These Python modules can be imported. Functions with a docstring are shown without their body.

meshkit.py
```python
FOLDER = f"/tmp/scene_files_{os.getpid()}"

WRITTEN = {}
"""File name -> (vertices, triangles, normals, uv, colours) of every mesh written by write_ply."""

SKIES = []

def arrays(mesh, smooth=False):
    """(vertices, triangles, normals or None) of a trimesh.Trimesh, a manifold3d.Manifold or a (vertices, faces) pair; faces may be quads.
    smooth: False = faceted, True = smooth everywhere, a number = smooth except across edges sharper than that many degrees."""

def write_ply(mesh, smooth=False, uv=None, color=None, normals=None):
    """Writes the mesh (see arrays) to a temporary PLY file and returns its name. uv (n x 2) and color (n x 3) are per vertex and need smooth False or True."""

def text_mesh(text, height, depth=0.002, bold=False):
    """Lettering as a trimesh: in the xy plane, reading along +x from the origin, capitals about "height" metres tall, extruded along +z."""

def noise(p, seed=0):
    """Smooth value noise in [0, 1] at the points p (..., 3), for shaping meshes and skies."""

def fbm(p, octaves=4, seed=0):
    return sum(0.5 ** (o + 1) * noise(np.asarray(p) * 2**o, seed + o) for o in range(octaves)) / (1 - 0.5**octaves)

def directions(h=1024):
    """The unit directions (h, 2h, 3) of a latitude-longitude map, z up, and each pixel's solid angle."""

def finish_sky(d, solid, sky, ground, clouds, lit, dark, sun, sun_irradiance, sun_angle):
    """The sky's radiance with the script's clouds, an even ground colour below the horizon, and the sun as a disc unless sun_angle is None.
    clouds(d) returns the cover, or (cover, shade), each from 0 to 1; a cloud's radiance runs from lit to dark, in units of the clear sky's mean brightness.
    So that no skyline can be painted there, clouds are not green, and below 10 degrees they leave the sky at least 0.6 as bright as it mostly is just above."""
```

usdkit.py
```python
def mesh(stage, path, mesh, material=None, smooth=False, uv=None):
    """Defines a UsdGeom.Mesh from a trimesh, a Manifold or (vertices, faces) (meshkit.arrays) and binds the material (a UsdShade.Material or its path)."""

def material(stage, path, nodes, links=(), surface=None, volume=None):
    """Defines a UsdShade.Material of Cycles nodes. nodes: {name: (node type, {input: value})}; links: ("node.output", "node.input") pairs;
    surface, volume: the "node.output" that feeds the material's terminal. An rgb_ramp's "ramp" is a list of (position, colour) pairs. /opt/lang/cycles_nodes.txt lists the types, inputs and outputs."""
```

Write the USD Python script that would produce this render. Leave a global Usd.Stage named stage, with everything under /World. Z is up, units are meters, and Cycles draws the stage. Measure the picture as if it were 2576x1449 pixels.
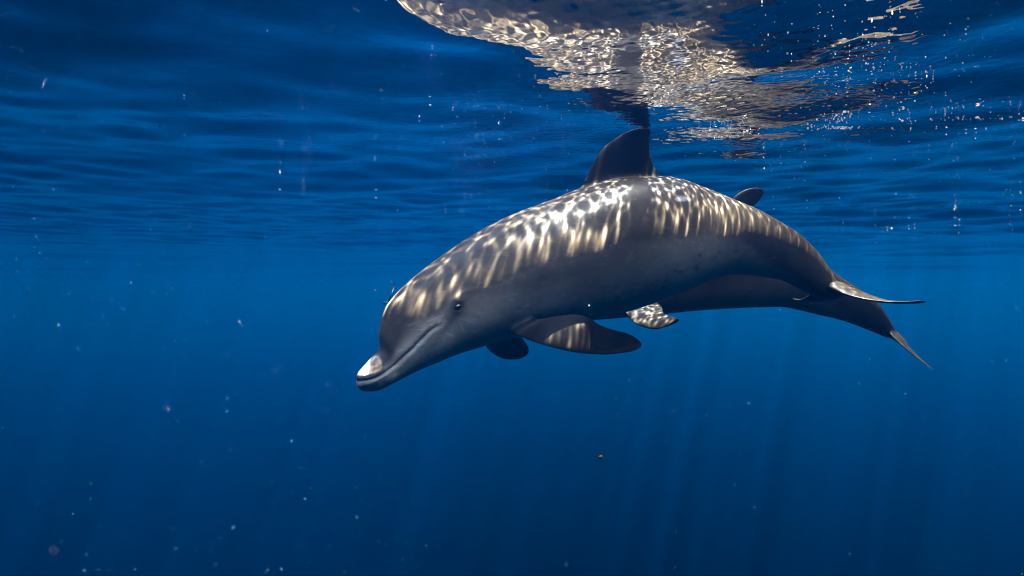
import math
import numpy as np
import trimesh
import manifold3d as m3
import usdkit
import meshkit
from scipy.interpolate import PchipInterpolator, CubicSpline
from scipy.ndimage import gaussian_filter, map_coordinates
from scipy.spatial import cKDTree
from pxr import Usd, UsdGeom, UsdLux, UsdShade, Gf, Sdf, Vt

stage = Usd.Stage.CreateInMemory()
UsdGeom.SetStageUpAxis(stage, "Z")
UsdGeom.Xform.Define(stage, "/World")
UsdGeom.Scope.Define(stage, "/World/Looks")

# ------------------------------------------------------------------ camera, sky, sun, exposure
FPX, CX, CY, DEPTH = 1840.0, 1288.0, 724.5, 0.51      # lens in units of a 2576-wide picture; metres below the surface
EXPOSURE = 2.6
SUN = np.array([0.26, 0.20, 0.945]); SUN /= np.linalg.norm(SUN)
SUN_STRENGTH, SKY_STRENGTH = 1.25, 0.075

cam = UsdGeom.Camera.Define(stage, "/World/camera")
cam.CreateHorizontalApertureAttr(36.0)
cam.CreateFocalLengthAttr(36.0 * FPX / 2576)
cam.CreateClippingRangeAttr(Gf.Vec2f(0.02, 2000))
cam.CreateExposureAttr(EXPOSURE)
cam.CreateFStopAttr(8.5); cam.CreateFocusDistanceAttr(2.2)
cam.AddTranslateOp().Set(Gf.Vec3d(0, 0, -DEPTH))
cam.AddRotateXOp().Set(90.0)

dome = UsdLux.DomeLight.Define(stage, "/World/sky")
sky_mat = usdkit.material(stage, "/World/Looks/sky_look", {
    "sky": ("sky_texture", {"sky_type": "single_scattering", "sun_disc": False,
                            "sun_elevation": math.asin(SUN[2]), "sun_rotation": math.atan2(SUN[0], SUN[1])}),
    "dir": ("texture_coordinate", {}), "xyz": ("separate_xyz", {}),
    "up": ("map_range", {"from_min": -0.03, "from_max": 0.0, "to_min": 0.0, "to_max": 1.0, "clamp": True}),
    "dark": ("mix_color", {"a": (0.0, 0.0, 0.0), "use_clamp_result": False}),       # black put below the horizon to darken the lower water
    "bg": ("background_shader", {"strength": SKY_STRENGTH})},
    [("dir.generated", "xyz.vector"), ("xyz.z", "up.value"), ("up.result", "dark.fac"), ("sky.color", "dark.b"), ("dark.result", "bg.color")], surface="bg.background")
UsdShade.MaterialBindingAPI.Apply(dome.GetPrim()).Bind(sky_mat)
sun = UsdLux.DistantLight.Define(stage, "/World/sun")
sun.CreateIntensityAttr(SUN_STRENGTH); sun.CreateAngleAttr(0.5); sun.CreateNormalizeAttr(True)
sun.CreateColorAttr(Gf.Vec3f(1.0, 0.97, 0.945))
q = Gf.Rotation(Gf.Vec3d(0, 0, 1), Gf.Vec3d(*map(float, SUN)))
sun.AddTransformOp().Set(Gf.Matrix4d().SetRotate(q))

# ------------------------------------------------------------------ helpers
used = {}
def numbered(path):
    n = used.get(path, 0); used[path] = n + 1
    return path if n == 0 else f"{path}_{n:03d}"

def tag(prim, label=None, category=None, group=None, kind=None):
    for k, v in (("label", label), ("category", category), ("group", group), ("kind", kind)):
        if v: prim.SetCustomDataByKey(k, v)
    return prim

def obj(name, mesh, mat, parent="/World", smooth=True):
    p = numbered(f"{parent}/{name}")
    usdkit.mesh(stage, p, mesh, mat, smooth=smooth)
    return stage.GetPrimAtPath(p)

def thing(name, loc=(0, 0, 0)):
    p = numbered(f"/World/{name}")
    x = UsdGeom.Xform.Define(stage, p); x.AddTranslateOp().Set(Gf.Vec3d(*map(float, loc)))
    return x.GetPrim()

def primvar(prim, name, data):
    t = Sdf.ValueTypeNames.Color3fArray if np.ndim(data) == 2 else Sdf.ValueTypeNames.FloatArray
    v = UsdGeom.PrimvarsAPI(prim).CreatePrimvar(name, t, "vertex")
    data = np.asarray(data, np.float32)
    v.Set(Vt.Vec3fArray.FromNumpy(data) if data.ndim == 2 else Vt.FloatArray.FromNumpy(data))

def at(px, py, Y):
    """A point of the sea that the picture shows at (px, py), Y metres out."""
    px, py, Y = map(np.asarray, (px, py, Y))
    return np.stack([(px - CX) / FPX * Y, Y + 0 * px, -DEPTH + (CY - py) / FPX * Y], -1)

def seen(p):
    p = np.asarray(p)
    return np.stack([CX + p[..., 0] / p[..., 1] * FPX, CY - (p[..., 2] + DEPTH) / p[..., 1] * FPX], -1)

def smoothstep(a, b, x):
    t = np.clip((np.asarray(x) - a) / (b - a), 0, 1)
    return t * t * (3 - 2 * t)

def unit(v):
    return v / (np.linalg.norm(v, axis=-1, keepdims=True) + 1e-12)

# ------------------------------------------------------------------ the sea surface: wind ripples on longer waves
def tile(n, size, lo, hi, power, slope, seed, spread=1.0, heading=0.4):
    """A periodic height field with wavelengths lo..hi metres and the given rms slope."""
    rng = np.random.default_rng(seed)
    k = np.fft.fftfreq(n, size / n) * 2 * np.pi
    kx, ky = np.meshgrid(k, k, indexing="ij")
    kk = np.hypot(kx, ky) + 1e-9
    band = np.exp(-((2 * np.pi / hi) / kk) ** 4) * np.exp(-(kk / (2 * np.pi / lo)) ** 4)
    ang = np.arctan2(ky, kx) - heading
    direction = (1 - spread) * np.cos(ang) ** 2 + spread
    amp = band * kk ** (-power) * np.sqrt(direction)
    f = np.fft.ifft2(np.fft.fft2(rng.standard_normal((n, n))) * amp).real
    gx, gy = np.gradient(f, size / n)
    return f * slope / np.sqrt((gx ** 2 + gy ** 2).mean())

T1, L1 = tile(1024, 3.072, 0.013, 0.075, 2.0, 0.105, 3, 0.8, 1.3), 3.072
T2, L2 = tile(768, 13.3, 0.15, 0.9, 2.3, 0.068, 8, 0.45, 1.35), 13.3
rng = np.random.default_rng(11)
SWELL = [(lam, 1.45 + rng.normal(0, 0.5), rng.uniform(0, 6.28), 0.0135 * lam / 6.28) for lam in rng.uniform(0.9, 7.0, 14)]

def sample(t, size, x, y, order=3):
    n = len(t)
    return map_coordinates(t, [(x / size * n) % n, (y / size * n) % n], order=order, mode="grid-wrap")

def axis(lo, hi, step, far, back=1.06, ahead=1.06):
    """Grid lines: even between lo and hi, then wider and wider out to far."""
    def out(x):
        s, a = step, []
        while abs(x) < far:
            s *= 1.018 if s < 0.03 else ahead if x > (lo + hi) / 2 else back
            x += s if x > (lo + hi) / 2 else -s
            a.append(x)
        return a
    return np.array(out(lo)[::-1] + list(np.arange(lo, hi + step / 2, step)) + out(hi))

def height(x, y, sp, fine=0.42):
    """The surface; waves finer than the spacing sp of the points are left out."""
    rough = 0.36 + 0.85 * np.exp(-((x - 0.55) / 0.75) ** 2 - ((y - 2.55) / 0.75) ** 2) + 0.25 * smoothstep(0.5, 2.5, x)
    z = fine * sample(T1, L1, x, y) * (1 - smoothstep(0.012, 0.05, sp)) * rough
    z = z + sample(T2, L2, x, y) * (1 - smoothstep(0.10, 0.4, sp))
    for lam, th, ph, a in SWELL:
        z = z + a * np.sin((x * np.cos(th) + y * np.sin(th)) * 2 * np.pi / lam + ph) * (1 - smoothstep(lam / 5, lam / 2.2, sp))
    return z

def focus(x0, x1, y0, y1, step, depth, blur, fine):
    """How the waves focus the sun some way down: light bent by the slopes and counted where it lands."""
    fx, fy = np.arange(x0, x1, step), np.arange(y0, y1, step)
    x, y = np.meshgrid(fx, fy, indexing="ij")
    hx, hy = np.gradient(height(x, y, np.full(x.shape, fine), 1.05), step)
    out, r, n, m = 0, np.random.default_rng(5), len(fx), len(fy)
    base = np.stack(np.meshgrid(np.arange(n), np.arange(m), indexing="ij"), -1).reshape(-1, 2)
    for _ in range(5):
        p = base + r.random(base.shape) - 0.5
        p = p - 0.27 * depth / step * np.stack([map_coordinates(hx, p.T, order=1), map_coordinates(hy, p.T, order=1)], 1)
        i = np.clip(np.round(p).astype(int), 0, [n - 1, m - 1])
        out = out + np.bincount(i[:, 0] * m + i[:, 1], minlength=n * m)
    return gaussian_filter(out.reshape(n, m) / 5.0, blur), (x0, y0, step)

def pick(field, x, y):
    f, (x0, y0, step) = field
    return map_coordinates(f, [(x - x0) / step, (y - y0) / step], order=1, mode="nearest")

gx, gy = axis(-0.55, 1.5, 0.0035, 205, 1.04, 1.04), axis(1.65, 3.1, 0.0035, 205, 1.06, 1.025)
X, Y = np.meshgrid(gx, gy, indexing="ij")
SP = np.maximum(np.gradient(gx)[:, None], np.gradient(gy)[None, :])
Z = height(X, Y, SP)
Z -= Z[(np.abs(X - 0.4) < 0.15) & (np.abs(Y - 2.4) < 0.15)].mean() - 0.012
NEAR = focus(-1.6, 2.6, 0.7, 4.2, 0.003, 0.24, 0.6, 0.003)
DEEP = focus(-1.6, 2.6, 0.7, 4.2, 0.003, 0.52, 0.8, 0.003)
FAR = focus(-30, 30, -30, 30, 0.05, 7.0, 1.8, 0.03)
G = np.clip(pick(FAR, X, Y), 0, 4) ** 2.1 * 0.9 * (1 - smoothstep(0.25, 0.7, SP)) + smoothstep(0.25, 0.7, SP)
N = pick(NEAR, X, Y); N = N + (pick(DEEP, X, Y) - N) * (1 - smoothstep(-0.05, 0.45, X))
# shade put into the light pattern: two dim spots for the fin's shadow column
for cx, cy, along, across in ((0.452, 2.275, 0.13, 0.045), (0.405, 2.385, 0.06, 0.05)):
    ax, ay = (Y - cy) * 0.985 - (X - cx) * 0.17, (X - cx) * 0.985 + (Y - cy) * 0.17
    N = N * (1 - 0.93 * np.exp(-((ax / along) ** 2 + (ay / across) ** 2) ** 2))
N = N * (1 + 1.0 * np.exp(-((X + 0.19) ** 2 + (Y - 2.10) ** 2) / 0.07 ** 2))  # added bright spot in the light pattern, over the snout
N = N + (0.62 + 0.36 * N - N) * smoothstep(0.55, 1.0, X)  # light pattern evened out by hand towards the tail
N = np.clip(N, 0, 6) ** 1.8 * (0.6 + 0.4 * np.clip(G, 0, 2.5)) * 0.52 * (1 + 1.4 * (1 - smoothstep(-0.1, 0.35, X))) + 0.09  # contrast sharpened and the head side of the light pattern brightened
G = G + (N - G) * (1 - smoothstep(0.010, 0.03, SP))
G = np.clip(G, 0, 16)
ni, nj = X.shape
idx = np.arange(ni * nj).reshape(ni, nj)
quads = np.stack([idx[:-1, :-1], idx[1:, :-1], idx[1:, 1:], idx[:-1, 1:]], -1).reshape(-1, 4)
GMAX = 1.0
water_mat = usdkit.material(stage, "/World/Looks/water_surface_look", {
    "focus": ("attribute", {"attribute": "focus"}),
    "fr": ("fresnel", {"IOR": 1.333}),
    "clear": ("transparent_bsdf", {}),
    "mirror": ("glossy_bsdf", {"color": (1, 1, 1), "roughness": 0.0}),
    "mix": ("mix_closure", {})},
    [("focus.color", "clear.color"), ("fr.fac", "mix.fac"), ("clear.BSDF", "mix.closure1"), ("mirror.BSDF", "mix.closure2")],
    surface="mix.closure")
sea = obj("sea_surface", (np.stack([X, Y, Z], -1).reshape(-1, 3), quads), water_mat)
primvar(sea, "focus", np.repeat(G.reshape(-1, 1), 3, 1))  # caustic light put into the surface's transparency, hand adjustments included
tag(sea, "rippled underside of the sea surface mirroring the dolphins", "sea surface", kind="structure")

# ------------------------------------------------------------------ the water itself
box = trimesh.creation.box(bounds=[[-220, -220, -6.4], [220, 220, 0.6]])
haze_mat = usdkit.material(stage, "/World/Looks/haze_look", {
    "v": ("principled_volume", {"color": (0.0, 0.175, 0.73), "density": 0.042, "anisotropy": 0.88, "absorption_color": (0, 0.12, 0)})},
    [], volume="v.volume")
hz = obj("haze", box, haze_mat, smooth=False)
tag(hz, "clear deep blue sea water filling the whole view", "sea water", kind="stuff")

# ------------------------------------------------------------------ dolphins
def skin(name, seed):
    return usdkit.material(stage, f"/World/Looks/{name}", {
        "tint": ("attribute", {"attribute": "tint"}),
        "tc": ("texture_coordinate", {}),
        "n": ("noise_texture", {"scale": 9.0, "detail": 5.0, "roughness": 0.6}),
        "r": ("map_range", {"from_min": 0.3, "from_max": 0.7, "to_min": 0.82, "to_max": 1.15}),
        "fine": ("noise_texture", {"scale": 140.0, "detail": 3.0}),
        "r2": ("map_range", {"from_min": 0.3, "from_max": 0.7, "to_min": 0.9, "to_max": 1.1}),
        "along": ("mapping", {"scale": (5.0, 55.0, 55.0), "rotation": (0.0, 0.35, 0.0)}),
        "streak": ("noise_texture", {"scale": 1.0, "detail": 4.0, "roughness": 0.65}),
        "r3": ("map_range", {"from_min": 0.57, "from_max": 0.68, "to_min": 1.0, "to_max": 1.45, "clamp": True}),
        "blotch": ("noise_texture", {"scale": 3.2, "detail": 2.0}),
        "r4": ("map_range", {"from_min": 0.35, "from_max": 0.65, "to_min": 0.78, "to_max": 1.25}),
        "m2": ("math", {"math_type": "multiply"}), "m3": ("math", {"math_type": "multiply"}),
        "m1": ("math", {"math_type": "multiply"}),
        "mul": ("mix_color", {"blend_type": "multiply", "fac": 1.0, "use_clamp_result": False}),
        "bump": ("bump", {"strength": 0.25, "distance": 0.002}),
        "p": ("principled_bsdf", {"roughness": 0.42, "specular_ior_level": 0.12})},
        [("tc.object", "n.vector"), ("tc.object", "fine.vector"), ("n.fac", "r.value"), ("fine.fac", "r2.value"),
         ("r.result", "m1.value1"), ("r2.result", "m1.value2"), ("tint.color", "mul.a"), ("tc.object", "along.vector"), ("along.vector", "streak.vector"), ("streak.fac", "r3.value"), ("tc.object", "blotch.vector"), ("blotch.fac", "r4.value"), ("m1.value", "m2.value1"), ("r3.result", "m2.value2"), ("m2.value", "m3.value1"), ("r4.result", "m3.value2"), ("m3.value", "mul.b"),
         ("n.fac", "bump.height"), ("bump.normal", "p.normal"), ("mul.result", "p.base_color")], surface="p.BSDF")

EYE_MAT = usdkit.material(stage, "/World/Looks/dolphin_eye", {"p": ("principled_bsdf", {"base_color": (0.006, 0.005, 0.004), "roughness": 0.4, "specular_ior_level": 0.15})}, [], surface="p.BSDF")

def closed_grid(V):
    """A tube of rings V (ns, nphi, 3), closed with a point at each end."""
    ns, nf = V.shape[:2]
    i = np.arange(ns * nf).reshape(ns, nf)
    a, b, c, d = i[:-1], i[1:], np.roll(i, -1, 1)[1:], np.roll(i, -1, 1)[:-1]
    f = [np.stack([a, b, c], -1).reshape(-1, 3), np.stack([a, c, d], -1).reshape(-1, 3)]
    p0, p1 = ns * nf, ns * nf + 1
    f.append(np.stack([np.full(nf, p0), i[0], np.roll(i[0], -1)], 1))
    f.append(np.stack([np.full(nf, p1), np.roll(i[-1], -1), i[-1]], 1))
    v = np.vstack([V.reshape(-1, 3), V[0].mean(0), V[-1].mean(0)])
    m = trimesh.Trimesh(v, np.vstack(f), process=False)
    if m.volume < 0: m.invert()
    return m

def tube_body(pairs, depth_at, wide, ns=520, nf=220):
    """Rings of the trunk. pairs: (top x, top y, bottom x, bottom y) seen stations; wide: half-width / half-height at each."""
    P = np.array(pairs, float)
    c = (P[:, :2] + P[:, 2:]) / 2
    t = np.concatenate([[0], np.cumsum(np.linalg.norm(np.diff(c, axis=0), axis=1))]); t /= t[-1]
    s = np.linspace(0, 1, ns) ** 1.25
    Q = PchipInterpolator(t, P)(s)
    Q = gaussian_filter(Q, [1.2, 0], mode="nearest")
    ratio = gaussian_filter(PchipInterpolator(t, np.array(wide, float))(s), 3, mode="nearest")
    C2 = (Q[:, :2] + Q[:, 2:]) / 2
    C2s = gaussian_filter(C2, [6, 0], mode="nearest")
    Yd = depth_at(C2[:, 0])
    C = at(C2[:, 0], C2[:, 1], Yd)
    T = unit(gaussian_filter(np.gradient(at(C2s[:, 0], C2s[:, 1], depth_at(C2s[:, 0])), axis=0), [8, 0], mode="nearest"))
    up = np.stack([Q[:, 0] - Q[:, 2], 0 * Yd, Q[:, 3] - Q[:, 1]], 1) * (Yd / FPX)[:, None] / 2
    h = np.linalg.norm(up, axis=1)
    U = unit(up)
    Lr = unit(np.cross(T, U))                                        # the side towards the camera
    f = np.arange(nf) / nf * 2 * np.pi
    V = C[:, None] + U[:, None] * (h[:, None] * np.cos(f))[..., None] + Lr[:, None] * ((h * ratio)[:, None] * np.sin(f))[..., None]
    return dict(V=V, C=C, T=T, U=U, L=Lr, h=h, w=h * ratio, s=s, f=f)

def foil(stations, na=44, nspan=70, thick=0.13, power=0.5, tipround=True):
    """A fin: stations of (front edge, rear edge) in space from root to tip; an even airfoil is set across each chord."""
    A = np.array([a for a, b, *_ in stations]); B = np.array([b for a, b, *_ in stations])
    th = np.array([x[2] if len(x) > 2 else thick for x in stations], float)
    mid = (A + B) / 2
    t = np.concatenate([[0], np.cumsum(np.linalg.norm(np.diff(mid, axis=0), axis=1))]); t /= t[-1]
    u = np.linspace(0, 1, nspan)
    u = 1 - (1 - u) ** 1.3
    A, B, th = (PchipInterpolator(t, z)(u) for z in (A, B, th))
    mid = (A + B) / 2
    span = unit(np.gradient(mid, axis=0)); chord = B - A; cl = np.linalg.norm(chord, axis=1)
    n = np.cross(span, chord / (cl[:, None] + 1e-9)); n = unit(gaussian_filter(unit(n), [4, 0], mode="nearest"))
    g = np.arange(na) / na * 2 * np.pi
    x = (1 - np.cos(g)) / 2
    prof = np.sign(np.sin(g)) * (1.48 * np.sqrt(x) - 0.63 * x - 1.76 * x ** 2 + 1.42 * x ** 3 - 0.51 * x ** 4)
    prof += 0.02 * np.sin(g)
    V = A[:, None] + chord[:, None] * x[None, :, None] + n[:, None] * (prof[None] * (th * cl)[:, None])[..., None]
    return V, u, x

def to_manifold(m):
    r = m3.Manifold(m3.Mesh(np.asarray(m.vertices, np.float32), np.asarray(m.faces, np.uint32)))
    if r.status() != m3.Error.NoError: raise ValueError(str(r.status()))
    return r

def flukes(root, back, side, up, span, sweep, chord, bend, thick=0.10):
    """The two lobes of the tail: a swept foil to each side of the root."""
    out = []
    for sgn in (1, -1):
        st = []
        for v in (0.0, 0.06, 0.15, 0.3, 0.45, 0.6, 0.75, 0.88, 0.96, 1.0):
            le = -0.36 * chord + (sweep + 0.28 * chord) * (v ** 1.35)
            c = chord * (1.0 - 0.05 * v) * np.sqrt(max(1 - v ** 2.2, 0)) * (0.80 + 0.2 * smoothstep(0, 0.2, v)) + 0.003
            z = bend[0] * v + bend[1] * v * (1 - v)
            a = root + side * (sgn * (v - 0.03) * span) + back * le + up * z
            b = root + side * (sgn * (v - 0.03) * span) + back * (le + c) + up * z
            st.append((a, b, (thick + 0.16 * (1 - smoothstep(0, 0.35, v))) * (1 - 0.3 * v)))
        out.append(foil(st, na=36, nspan=60))
    return out

def build_dolphin(name, pairs, wide, depth_at, fin, flippers, fluke, tints, marks, mat):
    body = tube_body(pairs, depth_at, wide)
    V, s, f = body["V"], body["s"], body["f"]
    ns, nf = V.shape[:2]
    S, F = np.meshgrid(s, np.where(f > np.pi, f - 2 * np.pi, f), indexing="ij")
    A = np.abs(F)
    px = seen(V)
    near = (F > 0.05) & (F < 3.09)
    tree = cKDTree(px[near]); sn, fn, vn = S[near], F[near], V[near]
    def on_skin(points):
        _, i = tree.query(np.asarray(points, float)); return sn[i], fn[i], vn[i]
    # colours, dark above and pale below
    girth = body["h"][:, None]
    tint = tints(S, A)
    move = np.zeros_like(S)
    if marks.get("mouth") is not None:
        m = np.array(marks["mouth"], float)
        tt = np.concatenate([[0], np.cumsum(np.linalg.norm(np.diff(m, axis=0), axis=1))])
        m = CubicSpline(tt, m)(np.linspace(0, tt[-1], 160))
        ms, mf, mv = on_skin(m)
        ms, mf = gaussian_filter(ms, 3, mode="nearest"), gaussian_filter(mf, 3, mode="nearest")
        # distance to the mouth line measured on the skin, the same on both flanks
        sel = S < ms.max() * 1.25
        pts = np.stack([np.interp(S[sel], s, np.arange(ns)) , A[sel]], 1)
        inv = lambda ss, aa: np.stack([ss * 2.0, aa * np.interp(ss, s, body["h"])], 1)
        lt = cKDTree(inv(ms, mf))
        d, k = lt.query(inv(S[sel], A[sel]))
        below = np.where(A[sel] > mf[k], 1, -1)
        end = 1 - smoothstep(0.9, 1.0, k / 160)
        move[sel] += -0.0028 * np.exp(-(d / 0.0024) ** 2) * end + 0.0016 * np.exp(-((d - 0.009) / 0.006) ** 2) * end
        line = np.exp(-(d / 0.0021) ** 2) * end
        lip = np.exp(-((d - 0.006) / 0.007) ** 2) * (below > 0) * end
        tint[sel] = tint[sel] * (1 + 0.5 * lip[:, None]) * (1 - 0.9 * line[:, None])
    es, ef, ev = (x[0] for x in on_skin([marks["eye"]]))
    e3 = None
    ei, ej = np.unravel_index(np.argmin((S - es) ** 2 * 4 + (F - ef) ** 2 * 0.02), S.shape)
    for sgn in (1, -1):
        j = ej if sgn > 0 else (nf - ej) % nf
        p = V[ei, j]
        d = V - p
        along, upw = (d * body["T"][ei]).sum(-1), (d * body["U"][ei]).sum(-1)
        dist = np.linalg.norm(d, axis=-1)
        side = (np.sign(F) == sgn) & (dist < 0.4)
        r = np.hypot(along / 0.030, upw / 0.022)
        move += np.where(side, 0.006 * np.exp(-r ** 2) - 0.004 * np.exp(-np.hypot(along / 0.012, upw / 0.007) ** 4), 0)
        brow = np.exp(-((along / 0.026) ** 2 + ((upw - 0.021 + 6 * along ** 2) / 0.006) ** 2))
        move += np.where(side, 0.0035 * brow, 0)
        patch = np.exp(-np.hypot((along + 0.004) / 0.026, (upw + 0.003) / 0.017) ** 4)
        stripe = np.exp(-((upw + 0.006 - 0.16 * along) / 0.012) ** 2) * (along < 0) * smoothstep(-0.21, -0.05, along)
        dark = np.where(side, np.maximum(0.72 * patch, 0.45 * stripe), 0)
        tint *= (1 - dark)[..., None]
        tint *= np.where(side, 1 + 0.9 * np.exp(-((along + 0.004) / 0.03) ** 2 - ((upw - 0.026 + 5 * along ** 2) / 0.008) ** 2), 1)[..., None]
    for (mx, my, rx, ry, col, amount) in marks.get("patches", []):
        d = np.hypot((px[..., 0] - mx) / rx, (px[..., 1] - my) / ry) + 1.1 * (meshkit.fbm(V * 75, 4) - 0.5)
        k = (smoothstep(1.0, 0.7, d) if False else 1 - smoothstep(0.75, 1.0, d)) * amount * (F > 0)
        tint += (np.array(col) * (0.35 + 1.15 * meshkit.fbm(V * 130, 4, 3))[..., None] - tint) * k[..., None]
    for (ax, ay, bx, by, hw, gain) in marks.get("scratches", []):
        a, b = np.array([ax, ay]), np.array([bx, by]); e = b - a
        u = np.clip(((px - a) @ e) / (e @ e), 0, 1)
        d = np.linalg.norm(px - a - u[..., None] * e, axis=-1)
        tint *= (1 + gain * np.exp(-(d / hw) ** 2) * np.sqrt(np.clip(4 * u * (1 - u), 0, 1)) * (F > 0))[..., None]
    for (mx, my, r) in marks.get("spots", []):
        tint *= (1 - 0.5 * np.exp(-(np.hypot((px[..., 0] - mx) / 1.6, px[..., 1] - my) / r) ** 4) * (F > 0))[..., None]
    nrm = unit(np.cross(np.gradient(V, axis=0), np.roll(V, -1, 1) - np.roll(V, 1, 1)))
    if ((V - V.mean(1, keepdims=True)) * nrm).sum() < 0: nrm = -nrm
    move += 0.0012 * (meshkit.fbm(V * 14, 3) - 0.5)
    V = V + nrm * move[..., None]
    base = closed_grid(V)
    src_p, src_c = [V.reshape(-1, 3)], [tint.reshape(-1, 3)]
    solid = to_manifold(base)
    fins = []
    for st, col, kw in fin + flippers:
        FV, u, x = foil(st, **kw)
        fins.append(FV)
        c = np.broadcast_to(np.array(col), FV.shape) * (0.85 + 0.3 * meshkit.fbm(FV * 22, 4))[..., None]
        src_c.append(c.reshape(-1, 3))
    for FV, u, x in flukes(**fluke):
        fins.append(FV); src_c.append((np.broadcast_to(np.array(marks["fluke_tint"]), FV.shape) * (0.85 + 0.3 * meshkit.fbm(FV * 22, 4))[..., None]).reshape(-1, 3))
    for FV in fins:
        src_p.append(FV.reshape(-1, 3)); solid = solid + to_manifold(closed_grid(FV))
    m = solid.to_mesh()
    tm = trimesh.Trimesh(np.array(m.vert_properties[:, :3], float), np.array(m.tri_verts), process=True)
    # soften the seams where the fins leave the trunk
    v = np.array(tm.vertices); bt, ft = cKDTree(src_p[0]), cKDTree(np.vstack(src_p[1:]))
    near_seam = (bt.query(v)[0] < 0.016) & (ft.query(v)[0] < 0.016)
    L = trimesh.smoothing.laplacian_calculation(tm)
    near_seam &= np.abs(np.asarray(L.sum(axis=1)).ravel() - 1) < 1e-6
    for _ in range(14):
        v[near_seam] += 0.6 * (L.dot(v) - v)[near_seam]
    allp, allc = np.vstack(src_p), np.vstack(src_c)
    d, i = cKDTree(allp).query(v, k=6)
    wgt = 1 / (d + 0.002) ** 2
    colour = (allc[i] * wgt[..., None]).sum(1) / wgt.sum(1, keepdims=True)
    root = thing(name, (0, 0, 0))
    origin = body["C"][ns // 2]
    root.GetAttribute("xformOp:translate").Set(Gf.Vec3d(*map(float, origin)))
    b = obj("body", (v - origin, np.array(tm.faces)), mat, root.GetPath().pathString)
    primvar(b, "tint", colour)
    ball = trimesh.creation.icosphere(3, 1.0)
    for sgn in (1, -1):
        j = ej if sgn > 0 else (nf - ej) % nf
        R = np.stack([body["T"][ei], body["U"][ei], nrm[ei, j]], 1)
        e = (ball.vertices * [0.0115, 0.0075, 0.009]) @ R.T + V[ei, j] - nrm[ei, j] * 0.0035 - origin
        obj("eye", (e, ball.faces), EYE_MAT, root.GetPath().pathString)
    return root, body

def grey(v, warm=1.0):
    return np.array([v * 1.32 * warm, v, v * 0.66])

def tints(S, A):
    cape, flank, belly, jaw = grey(0.050), grey(0.088), grey(0.44), grey(0.56)
    edge = 0.62 + 0.25 * np.sin(S * 5.5 + 0.6)
    t = cape + (flank - cape) * smoothstep(edge + 0.1, edge + 0.9, A)[..., None]
    low = np.interp(S, [0, 0.1, 0.22, 0.32, 0.42, 0.6, 0.75, 0.9, 1], [1.55, 1.7, 1.85, 2.05, 2.1, 1.75, 1.85, 2.5, 3.0])
    t = t + (belly - t) * smoothstep(low - 0.3, low + 0.45, A)[..., None]
    t = t + (jaw - t) * ((1 - smoothstep(0.10, 0.20, S)) * smoothstep(1.25, 1.9, A) * 0.8)[..., None]
    return t

# the near dolphin
pairs = [(896.5, 953, 896.5, 957), (897, 947, 898, 966), (899, 941, 904, 978), (907, 929, 918, 984.5), (923, 912, 945, 984), (940, 893, 975, 972), (957, 872, 1008, 955),
         (952, 846, 1040, 938), (956, 814, 1075, 922), (967, 778, 1110, 908), (992, 744, 1150, 891), (1038, 701, 1215, 870),
         (1100, 653, 1290, 849), (1180, 598, 1370, 833), (1270, 549, 1440, 818), (1370, 510, 1510, 802), (1465, 473, 1580, 784),
         (1560, 450, 1650, 761), (1660, 447, 1725, 731), (1750, 470, 1785, 706), (1830, 499, 1838, 691), (1900, 526, 1885, 692),
         (1950, 552, 1922, 697), (2000, 582, 1964, 704), (2040, 617, 2000, 721), (2068, 650, 2032, 737), (2090, 683, 2058, 749), (2106, 712, 2084, 753), (2118, 730, 2106, 752)]
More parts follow.
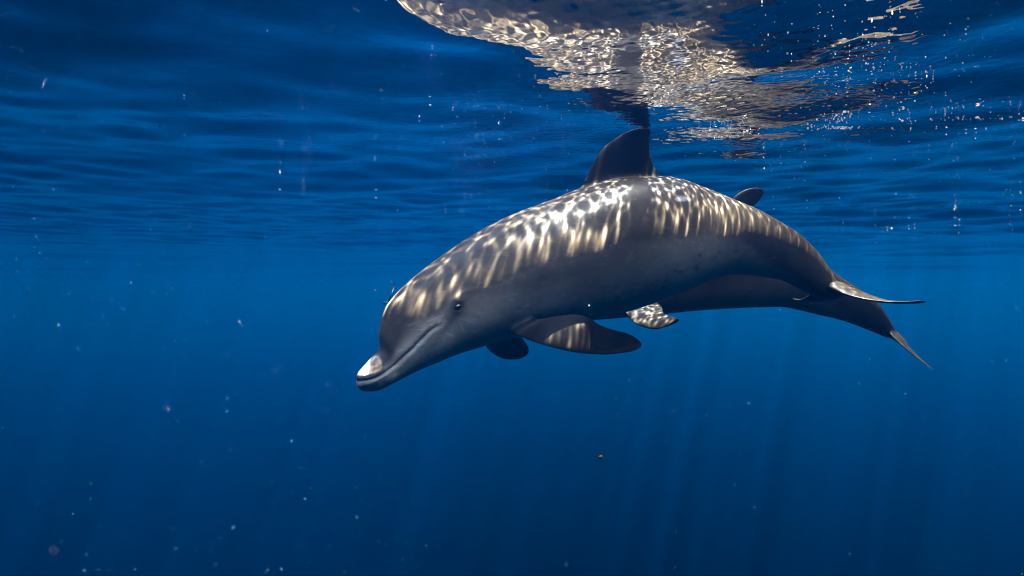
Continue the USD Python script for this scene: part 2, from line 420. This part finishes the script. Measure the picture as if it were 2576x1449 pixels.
wide = [1.0, 1.0, 1.05, 1.1, 1.05, 0.95, 0.86, 0.80, 0.80, 0.82, 0.85, 0.88, 0.9, 0.92, 0.94, 0.95, 0.95, 0.93, 0.88, 0.82, 0.76, 0.70, 0.64, 0.58, 0.54, 0.5, 0.5, 0.55, 0.6]
depth1 = lambda x: np.interp(x, [800, 960, 2120, 2300], [1.94, 1.97, 2.72, 2.80])
def pt1(x, y, dy=0.0): return at(x, y, depth1(x) + dy)
fin1 = [(pt1(1425, 520), pt1(1715, 505), 0.20), (pt1(1450, 484), pt1(1685, 464), 0.16), (pt1(1466, 464), pt1(1664, 444), 0.13), (pt1(1490, 415), pt1(1643, 416), 0.11), (pt1(1517, 373), pt1(1635, 386), 0.10),
        (pt1(1546, 350), pt1(1633, 362), 0.09), (pt1(1576, 332), pt1(1635, 344), 0.08), (pt1(1602, 324), pt1(1637, 332), 0.08), (pt1(1622, 322), pt1(1636, 326), 0.08)]
def pf(x, y, k): return at(x, y, 2.01 + 0.21 * (x - 1308) / 300 - 0.075 * k)
flip1 = [(pf(1285, 835, -1.2), pf(1335, 797, -1.2), 0.20), (pf(1308, 846, 0.0), pf(1354, 803, 0.0), 0.17), (pf(1341, 859, 0.2), pf(1394, 797, 0.2), 0.13), (pf(1390, 874, 0.75), pf(1442, 790.5, 0.45), 0.11),
         (pf(1439, 885.5, 1.1), pf(1476, 798, 0.7), 0.10), (pf(1489, 890.5, 0.85), pf(1508, 817, 0.55), 0.09), (pf(1538, 891, 0.35), pf(1545, 830, 0.25), 0.09), (pf(1573, 887, 0.1), pf(1576, 838, 0.1), 0.09),
         (pf(1600, 880, 0), pf(1602, 852, 0), 0.09), (pf(1613, 872, 0), pf(1614, 864, 0), 0.09)]
def pg(x, y, d): return at(x, y, d)
flip1b = [(pg(1225, 850, 2.20), pg(1290, 825, 2.20), 0.18), (pg(1222, 868, 2.32), pg(1310, 846, 2.32), 0.13), (pg(1236, 886, 2.42), pg(1322, 862, 2.42), 0.11), (pg(1254, 897, 2.50), pg(1329, 874, 2.50), 0.10),
          (pg(1272, 903, 2.55), pg(1330, 885, 2.55), 0.09), (pg(1292, 904, 2.58), pg(1324, 895, 2.58), 0.09), (pg(1306, 903, 2.59), pg(1314, 900, 2.59), 0.09)]
b1 = unit(np.array([0.88, 0.42, -0.06])); s1 = unit(np.cross(b1, [0.0, 0.0, 1.0])); u1 = np.cross(s1, b1)
mouth1 = [(1240 + x / 5.152, 1150 + y / 5.152) for x, y in ((180, 1055), (380, 1040), (560, 970), (700, 880), (850, 760), (1000, 630), (1150, 490), (1300, 340), (1450, 190), (1600, 70), (1760, 10))]
mouth1 = [(x * 0.70614, y * 0.70614) for x, y in mouth1]
fluke1 = dict(root=at(2100, 716, 2.70), back=b1, side=s1, up=u1, span=0.29, sweep=0.10, chord=0.17, bend=(-0.050, -0.11), thick=0.10)
rs = np.random.default_rng(21)
spots1 = []
while len(spots1) < 34:
    x, y = rs.uniform(1470, 1880), rs.uniform(630, 770)
    if 742 - 0.34 * (x - 1640) > y > 745 - 0.42 * (x - 1500): spots1.append((x, y, rs.uniform(1.8, 4.0)))
scr1 = [(1072, 1240 - 430, 1118, 792, 1.6, 1.0), (1085, 820, 1122, 806, 1.4, 0.6), (1130, 784, 1172, 781, 1.5, 0.7), (1150, 800, 1195, 812, 1.4, 0.6), (1120, 838, 1142, 846, 1.6, 0.9),
        (1040, 861, 1068, 842, 1.5, 0.7), (1160, 815, 1168, 838, 1.4, 0.5), (1010, 826, 1060, 806, 2.2, 0.5), (1195, 655, 1230, 690, 1.5, 0.6)]
d1, body1 = build_dolphin("dolphin", pairs, wide, depth1, [(fin1, grey(0.024), {})], [(flip1, grey(0.038), {}), (flip1b, grey(0.05), {})], fluke1, tints,
    dict(mouth=mouth1, eye=(1153, 770), fluke_tint=grey(0.045), spots=spots1, scratches=scr1, patches=[(1716, 500, 20, 8, (0.75, 0.74, 0.72), 0.9), (912, 928, 30, 24, (0.34, 0.29, 0.25), 0.9), (936, 908, 28, 20, (0.26, 0.21, 0.17), 0.8), (906, 970, 18, 12, (0.5, 0.46, 0.38), 0.7)]), skin("dolphin_skin", 1))
tag(d1, "large grey dolphin swimming left with its fin at the surface", "dolphin")

# the dolphin behind it
pairs2 = [(1324, 781, 1324, 784), (1326, 776, 1328, 790), (1336, 767, 1341, 796), (1365, 750, 1376, 801), (1386, 738, 1402, 803), (1392, 715, 1425, 806), (1420, 680, 1465, 806), (1480, 641, 1525, 803),
          (1560, 606, 1590, 797), (1650, 578, 1670, 790), (1740, 562, 1760, 781), (1830, 558, 1840, 776), (1910, 566, 1905, 773), (1980, 592, 1960, 772), (2040, 633, 2010, 780),
          (2088, 678, 2055, 791), (2123, 703, 2092, 799), (2178, 738, 2142, 814), (2209, 765, 2178, 828), (2230, 793, 2208, 840), (2244, 818, 2230, 849), (2256, 838, 2247, 852)]
wide2 = [1, 1, 1.05, 1.05, 0.9, 0.82, 0.82, 0.86, 0.9, 0.94, 0.95, 0.95, 0.9, 0.82, 0.72, 0.62, 0.56, 0.5, 0.5, 0.5, 0.55, 0.6]
depth2 = lambda x: np.interp(x, [1300, 2300], [2.85, 3.65])
def pt2(x, y, dy=0.0): return at(x, y, depth2(x) + dy)
fin2 = [(pt2(1775, 590), pt2(1935, 590), 0.17), (pt2(1805, 545), pt2(1900, 548), 0.13), (pt2(1825, 518), pt2(1893, 523), 0.11), (pt2(1842, 500), pt2(1905, 510), 0.10),
        (pt2(1860, 485.5), pt2(1913, 500), 0.09), (pt2(1881, 475.5), pt2(1919, 490), 0.09), (pt2(1902, 472.5), pt2(1921, 482), 0.09), (pt2(1914, 474), pt2(1920, 478), 0.09)]
def pf2(x, y, k): return at(x, y, 2.88 - 0.10 * k)
flip2 = [(pf2(1560, 765, -0.8), pf2(1640, 755, -0.8), 0.18), (pf2(1572, 782, 0), pf2(1664, 772, 0), 0.13), (pf2(1588, 806, 0.6), pf2(1669, 788, 0.6), 0.11), (pf2(1613, 820.5, 1.0), pf2(1682, 794, 1.0), 0.10),
         (pf2(1646, 828, 1.3), pf2(1694, 798, 1.3), 0.10), (pf2(1680, 821, 1.5), pf2(1704, 802, 1.5), 0.09), (pf2(1703, 811, 1.5), pf2(1710, 805, 1.5), 0.09)]
flip2b = [(at(1500, 780, 3.1), at(1560, 770, 3.1), 0.15), (at(1510, 792, 3.25), at(1575, 782, 3.25), 0.12), (at(1530, 798, 3.35), at(1575, 788, 3.35), 0.1), (at(1552, 799, 3.4), at(1572, 793, 3.4), 0.1)]
s2 = unit(np.array([-0.15, -0.92, -0.31])); b2 = np.array([0.80, 0.0, -0.60]); b2 = unit(b2 - s2 * (b2 @ s2)); u2 = np.cross(s2, b2)
fluke2 = dict(root=at(2248, 842, 3.60), back=b2, side=s2, up=u2, span=0.23, sweep=0.12, chord=0.15, bend=(0.0, -0.02))
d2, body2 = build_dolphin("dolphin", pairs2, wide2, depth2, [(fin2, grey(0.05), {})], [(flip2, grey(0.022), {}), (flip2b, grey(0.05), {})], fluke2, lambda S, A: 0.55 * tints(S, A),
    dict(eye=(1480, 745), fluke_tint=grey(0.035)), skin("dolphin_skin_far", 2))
tag(d2, "second dolphin partly hidden behind the larger one, tail pointing down", "dolphin")

# ------------------------------------------------------------------ things adrift
def plain(name, colour, rough=0.6):
    return usdkit.material(stage, f"/World/Looks/{name}", {
        "n": ("noise_texture", {"scale": 300.0, "detail": 2.0}),
        "r": ("rgb_ramp", {"ramp": [(0.3, tuple(0.6 * c for c in colour)), (0.7, tuple(colour))]}),
        "p": ("principled_bsdf", {"roughness": rough, "specular_ior_level": 0.05})}, [("n.fac", "r.fac"), ("r.color", "p.base_color")], surface="p.BSDF")

SPECK = usdkit.material(stage, "/World/Looks/particle_look", {"d": ("diffuse_bsdf", {"color": (0.75, 0.75, 0.72)}), "t": ("translucent_bsdf", {"color": (0.75, 0.75, 0.72)}), "m": ("mix_closure", {"fac": 0.4})},
    [("d.BSDF", "m.closure1"), ("t.BSDF", "m.closure2")], surface="m.closure")
ico = trimesh.creation.icosphere(0)
def specks(points, radii, seed):
    r = np.random.default_rng(seed); n = len(points)
    shape = ico.vertices[None] * (radii[:, None, None] * r.uniform(0.6, 1.4, (n, 1, 3)))
    v = (shape + points[:, None]).reshape(-1, 3)
    f = (ico.faces[None] + 12 * np.arange(n)[:, None, None]).reshape(-1, 3)
    return v, f
r = np.random.default_rng(77)
n = 2600
Yp = r.uniform(0.45 ** 2, 5.5 ** 2, n) ** 0.5
P = at(r.uniform(-100, 2676, n), r.uniform(0, 1449, n), Yp)
P = P[P[:, 2] < -0.05]
rad = 0.00036 * np.exp(r.normal(0, 0.5, len(P))) * np.clip(np.linalg.norm(P, axis=1) / 2.2, 0.5, 1.6)
close = np.array([(2040, 381, .115), (840, 220, .15), (828, 70, .16), (1855, 700, .115), (2005, 660, .12), (420, 1025, .22), (135, 1385, .2), (2490, 15, .10), (1165, 533, .22)])
P = np.vstack([P, at(close[:, 0], close[:, 1], close[:, 2])]); rad = np.concatenate([rad, 0.00011 * (1 - 0.45 * close[:, 2])])
snow = obj("drifting_particles", specks(P, rad, 1), SPECK, smooth=False)
tag(snow, "fine pale particles drifting all through the blue water", "particles", kind="stuff")

def under_surface(px, py, down):
    Yq = (DEPTH - down) / ((CY - py) / FPX)
    return at(px, py, Yq)
B, R = [], []
def bubbles(n, x0, x1, y0, y1, size, slope=0.0, clump=12):
    c = np.stack([r.uniform(x0, x1, max(n // clump, 3)), r.uniform(y0, y1, max(n // clump, 3))], 1)
    k = r.integers(0, len(c), n)
    p = c[k] + r.normal(0, 1, (n, 2)) * [(x1 - x0) * 0.12, (y1 - y0) * 0.10]
    p[:, 1] += slope * (p[:, 0] - (x0 + x1) / 2)
    p[:, 1] = np.clip(p[:, 1], 2, 660)
    q = under_surface(p[:, 0], p[:, 1], r.uniform(0.004, 0.03, n))
    B.append(q); R.append(size * np.exp(r.normal(0, 0.5, n)) * q[:, 1] / 2.2)
bubbles(110, 1120, 1500, 330, 520, 0.0005, 0, 2)
bubbles(50, 1160, 1700, 180, 330, 0.0008, 0, 3)
bubbles(80, 1900, 2180, 60, 240, 0.0010, 0, 5)
bubbles(95, 2150, 2570, 40, 260, 0.0012, -0.25, 8)
bubbles(100, 1900, 2570, 290, 450, 0.0009, -0.05, 4)
bubbles(45, 1900, 2570, 470, 600, 0.0006, 0, 2)
bubbles(70, 150, 1150, 120, 560, 0.0006, 0, 2)
bubbles(70, 2035, 2150, 314, 324, 0.0014, 0.02, 3)
bubbles(60, 1760, 1900, 332, 348, 0.0012, -0.1, 3)
bubbles(50, 2230, 2560, 292, 306, 0.0012, -0.02, 3)
bub = obj("air_bubbles", specks(np.vstack(B), np.concatenate(R), 2), SPECK, smooth=False)
tag(bub, "tiny bright air bubbles scattered just under the surface around the fin", "bubbles", kind="stuff")

def strand(name, pts, Yc, radius, mat):
    p = np.array(pts, float)
    p = CubicSpline(np.arange(len(p)), p)(np.linspace(0, len(p) - 1, 40))
    w = at(p[:, 0], p[:, 1], Yc + 0.01 * np.sin(np.arange(40) * 0.3))
    o = w.mean(0)
    rr = radius * (0.6 + 0.8 * meshkit.noise(np.arange(40)[:, None] * [0.35, 0, 0], 4))
    t = unit(np.gradient(w, axis=0)); a = unit(np.cross(t, [0, 1.0, 0.1])); b = np.cross(t, a)
    g = np.arange(8) / 8 * 2 * np.pi
    V = w[:, None] - o + rr[:, None, None] * (np.cos(g)[None, :, None] * a[:, None] + np.sin(g)[None, :, None] * b[:, None])
    x = thing(name, o)
    obj("stem", closed_grid(V), mat, x.GetPath().pathString)
    return x, o
weed = plain("dark_weed", (0.02, 0.015, 0.013))
x, o = strand("seaweed_strand", [(991, 711), (990, 725), (983, 745), (978, 757), (970, 761), (965, 763)], 1.90, 0.0014, weed)
blob = trimesh.creation.icosphere(2, 0.0032); blob.vertices *= 1 + 0.5 * (meshkit.fbm(blob.vertices * 500, 2)[:, None] - 0.5)
blob.apply_translation(at(967, 762, 1.90) - o)
obj("tuft", blob, plain("pale_tuft", (0.10, 0.075, 0.075)), x.GetPath().pathString)
tag(x, "thin dark strand of weed drifting in front of the large dolphin's forehead", "seaweed")
x, o = strand("seaweed_strand", [(780, 1222), (782, 1230), (780, 1238), (779, 1246)], 1.7, 0.0009, weed)
tag(x, "short dark thread adrift in deep water below and left of the snout", "seaweed")
def fleck(px, py, Yc, size, mat, label, seed):
    m = trimesh.creation.icosphere(3, size)
    m.vertices *= np.array([1.3, 0.8, 1.0]) * (1 + 0.9 * (meshkit.fbm(m.vertices / size * 1.5, 3, seed)[:, None] - 0.5))
    x = thing("weed_fleck", at(px, py, Yc))
    obj("clump", m, mat, x.GetPath().pathString)
    tag(x, label, "weed fleck")
fleck(1511, 1150, 1.5, 0.0036, plain("brown_weed", (0.06, 0.03, 0.012)), "brown fleck of weed adrift in the water below the flippers", 1)
fleck(402, 318, 1.9, 0.0022, weed, "tiny dark fleck hanging under the waves on the upper left", 2)
fleck(482, 1182, 1.6, 0.0020, weed, "tiny dark fleck adrift in the deep water on the lower left", 3)
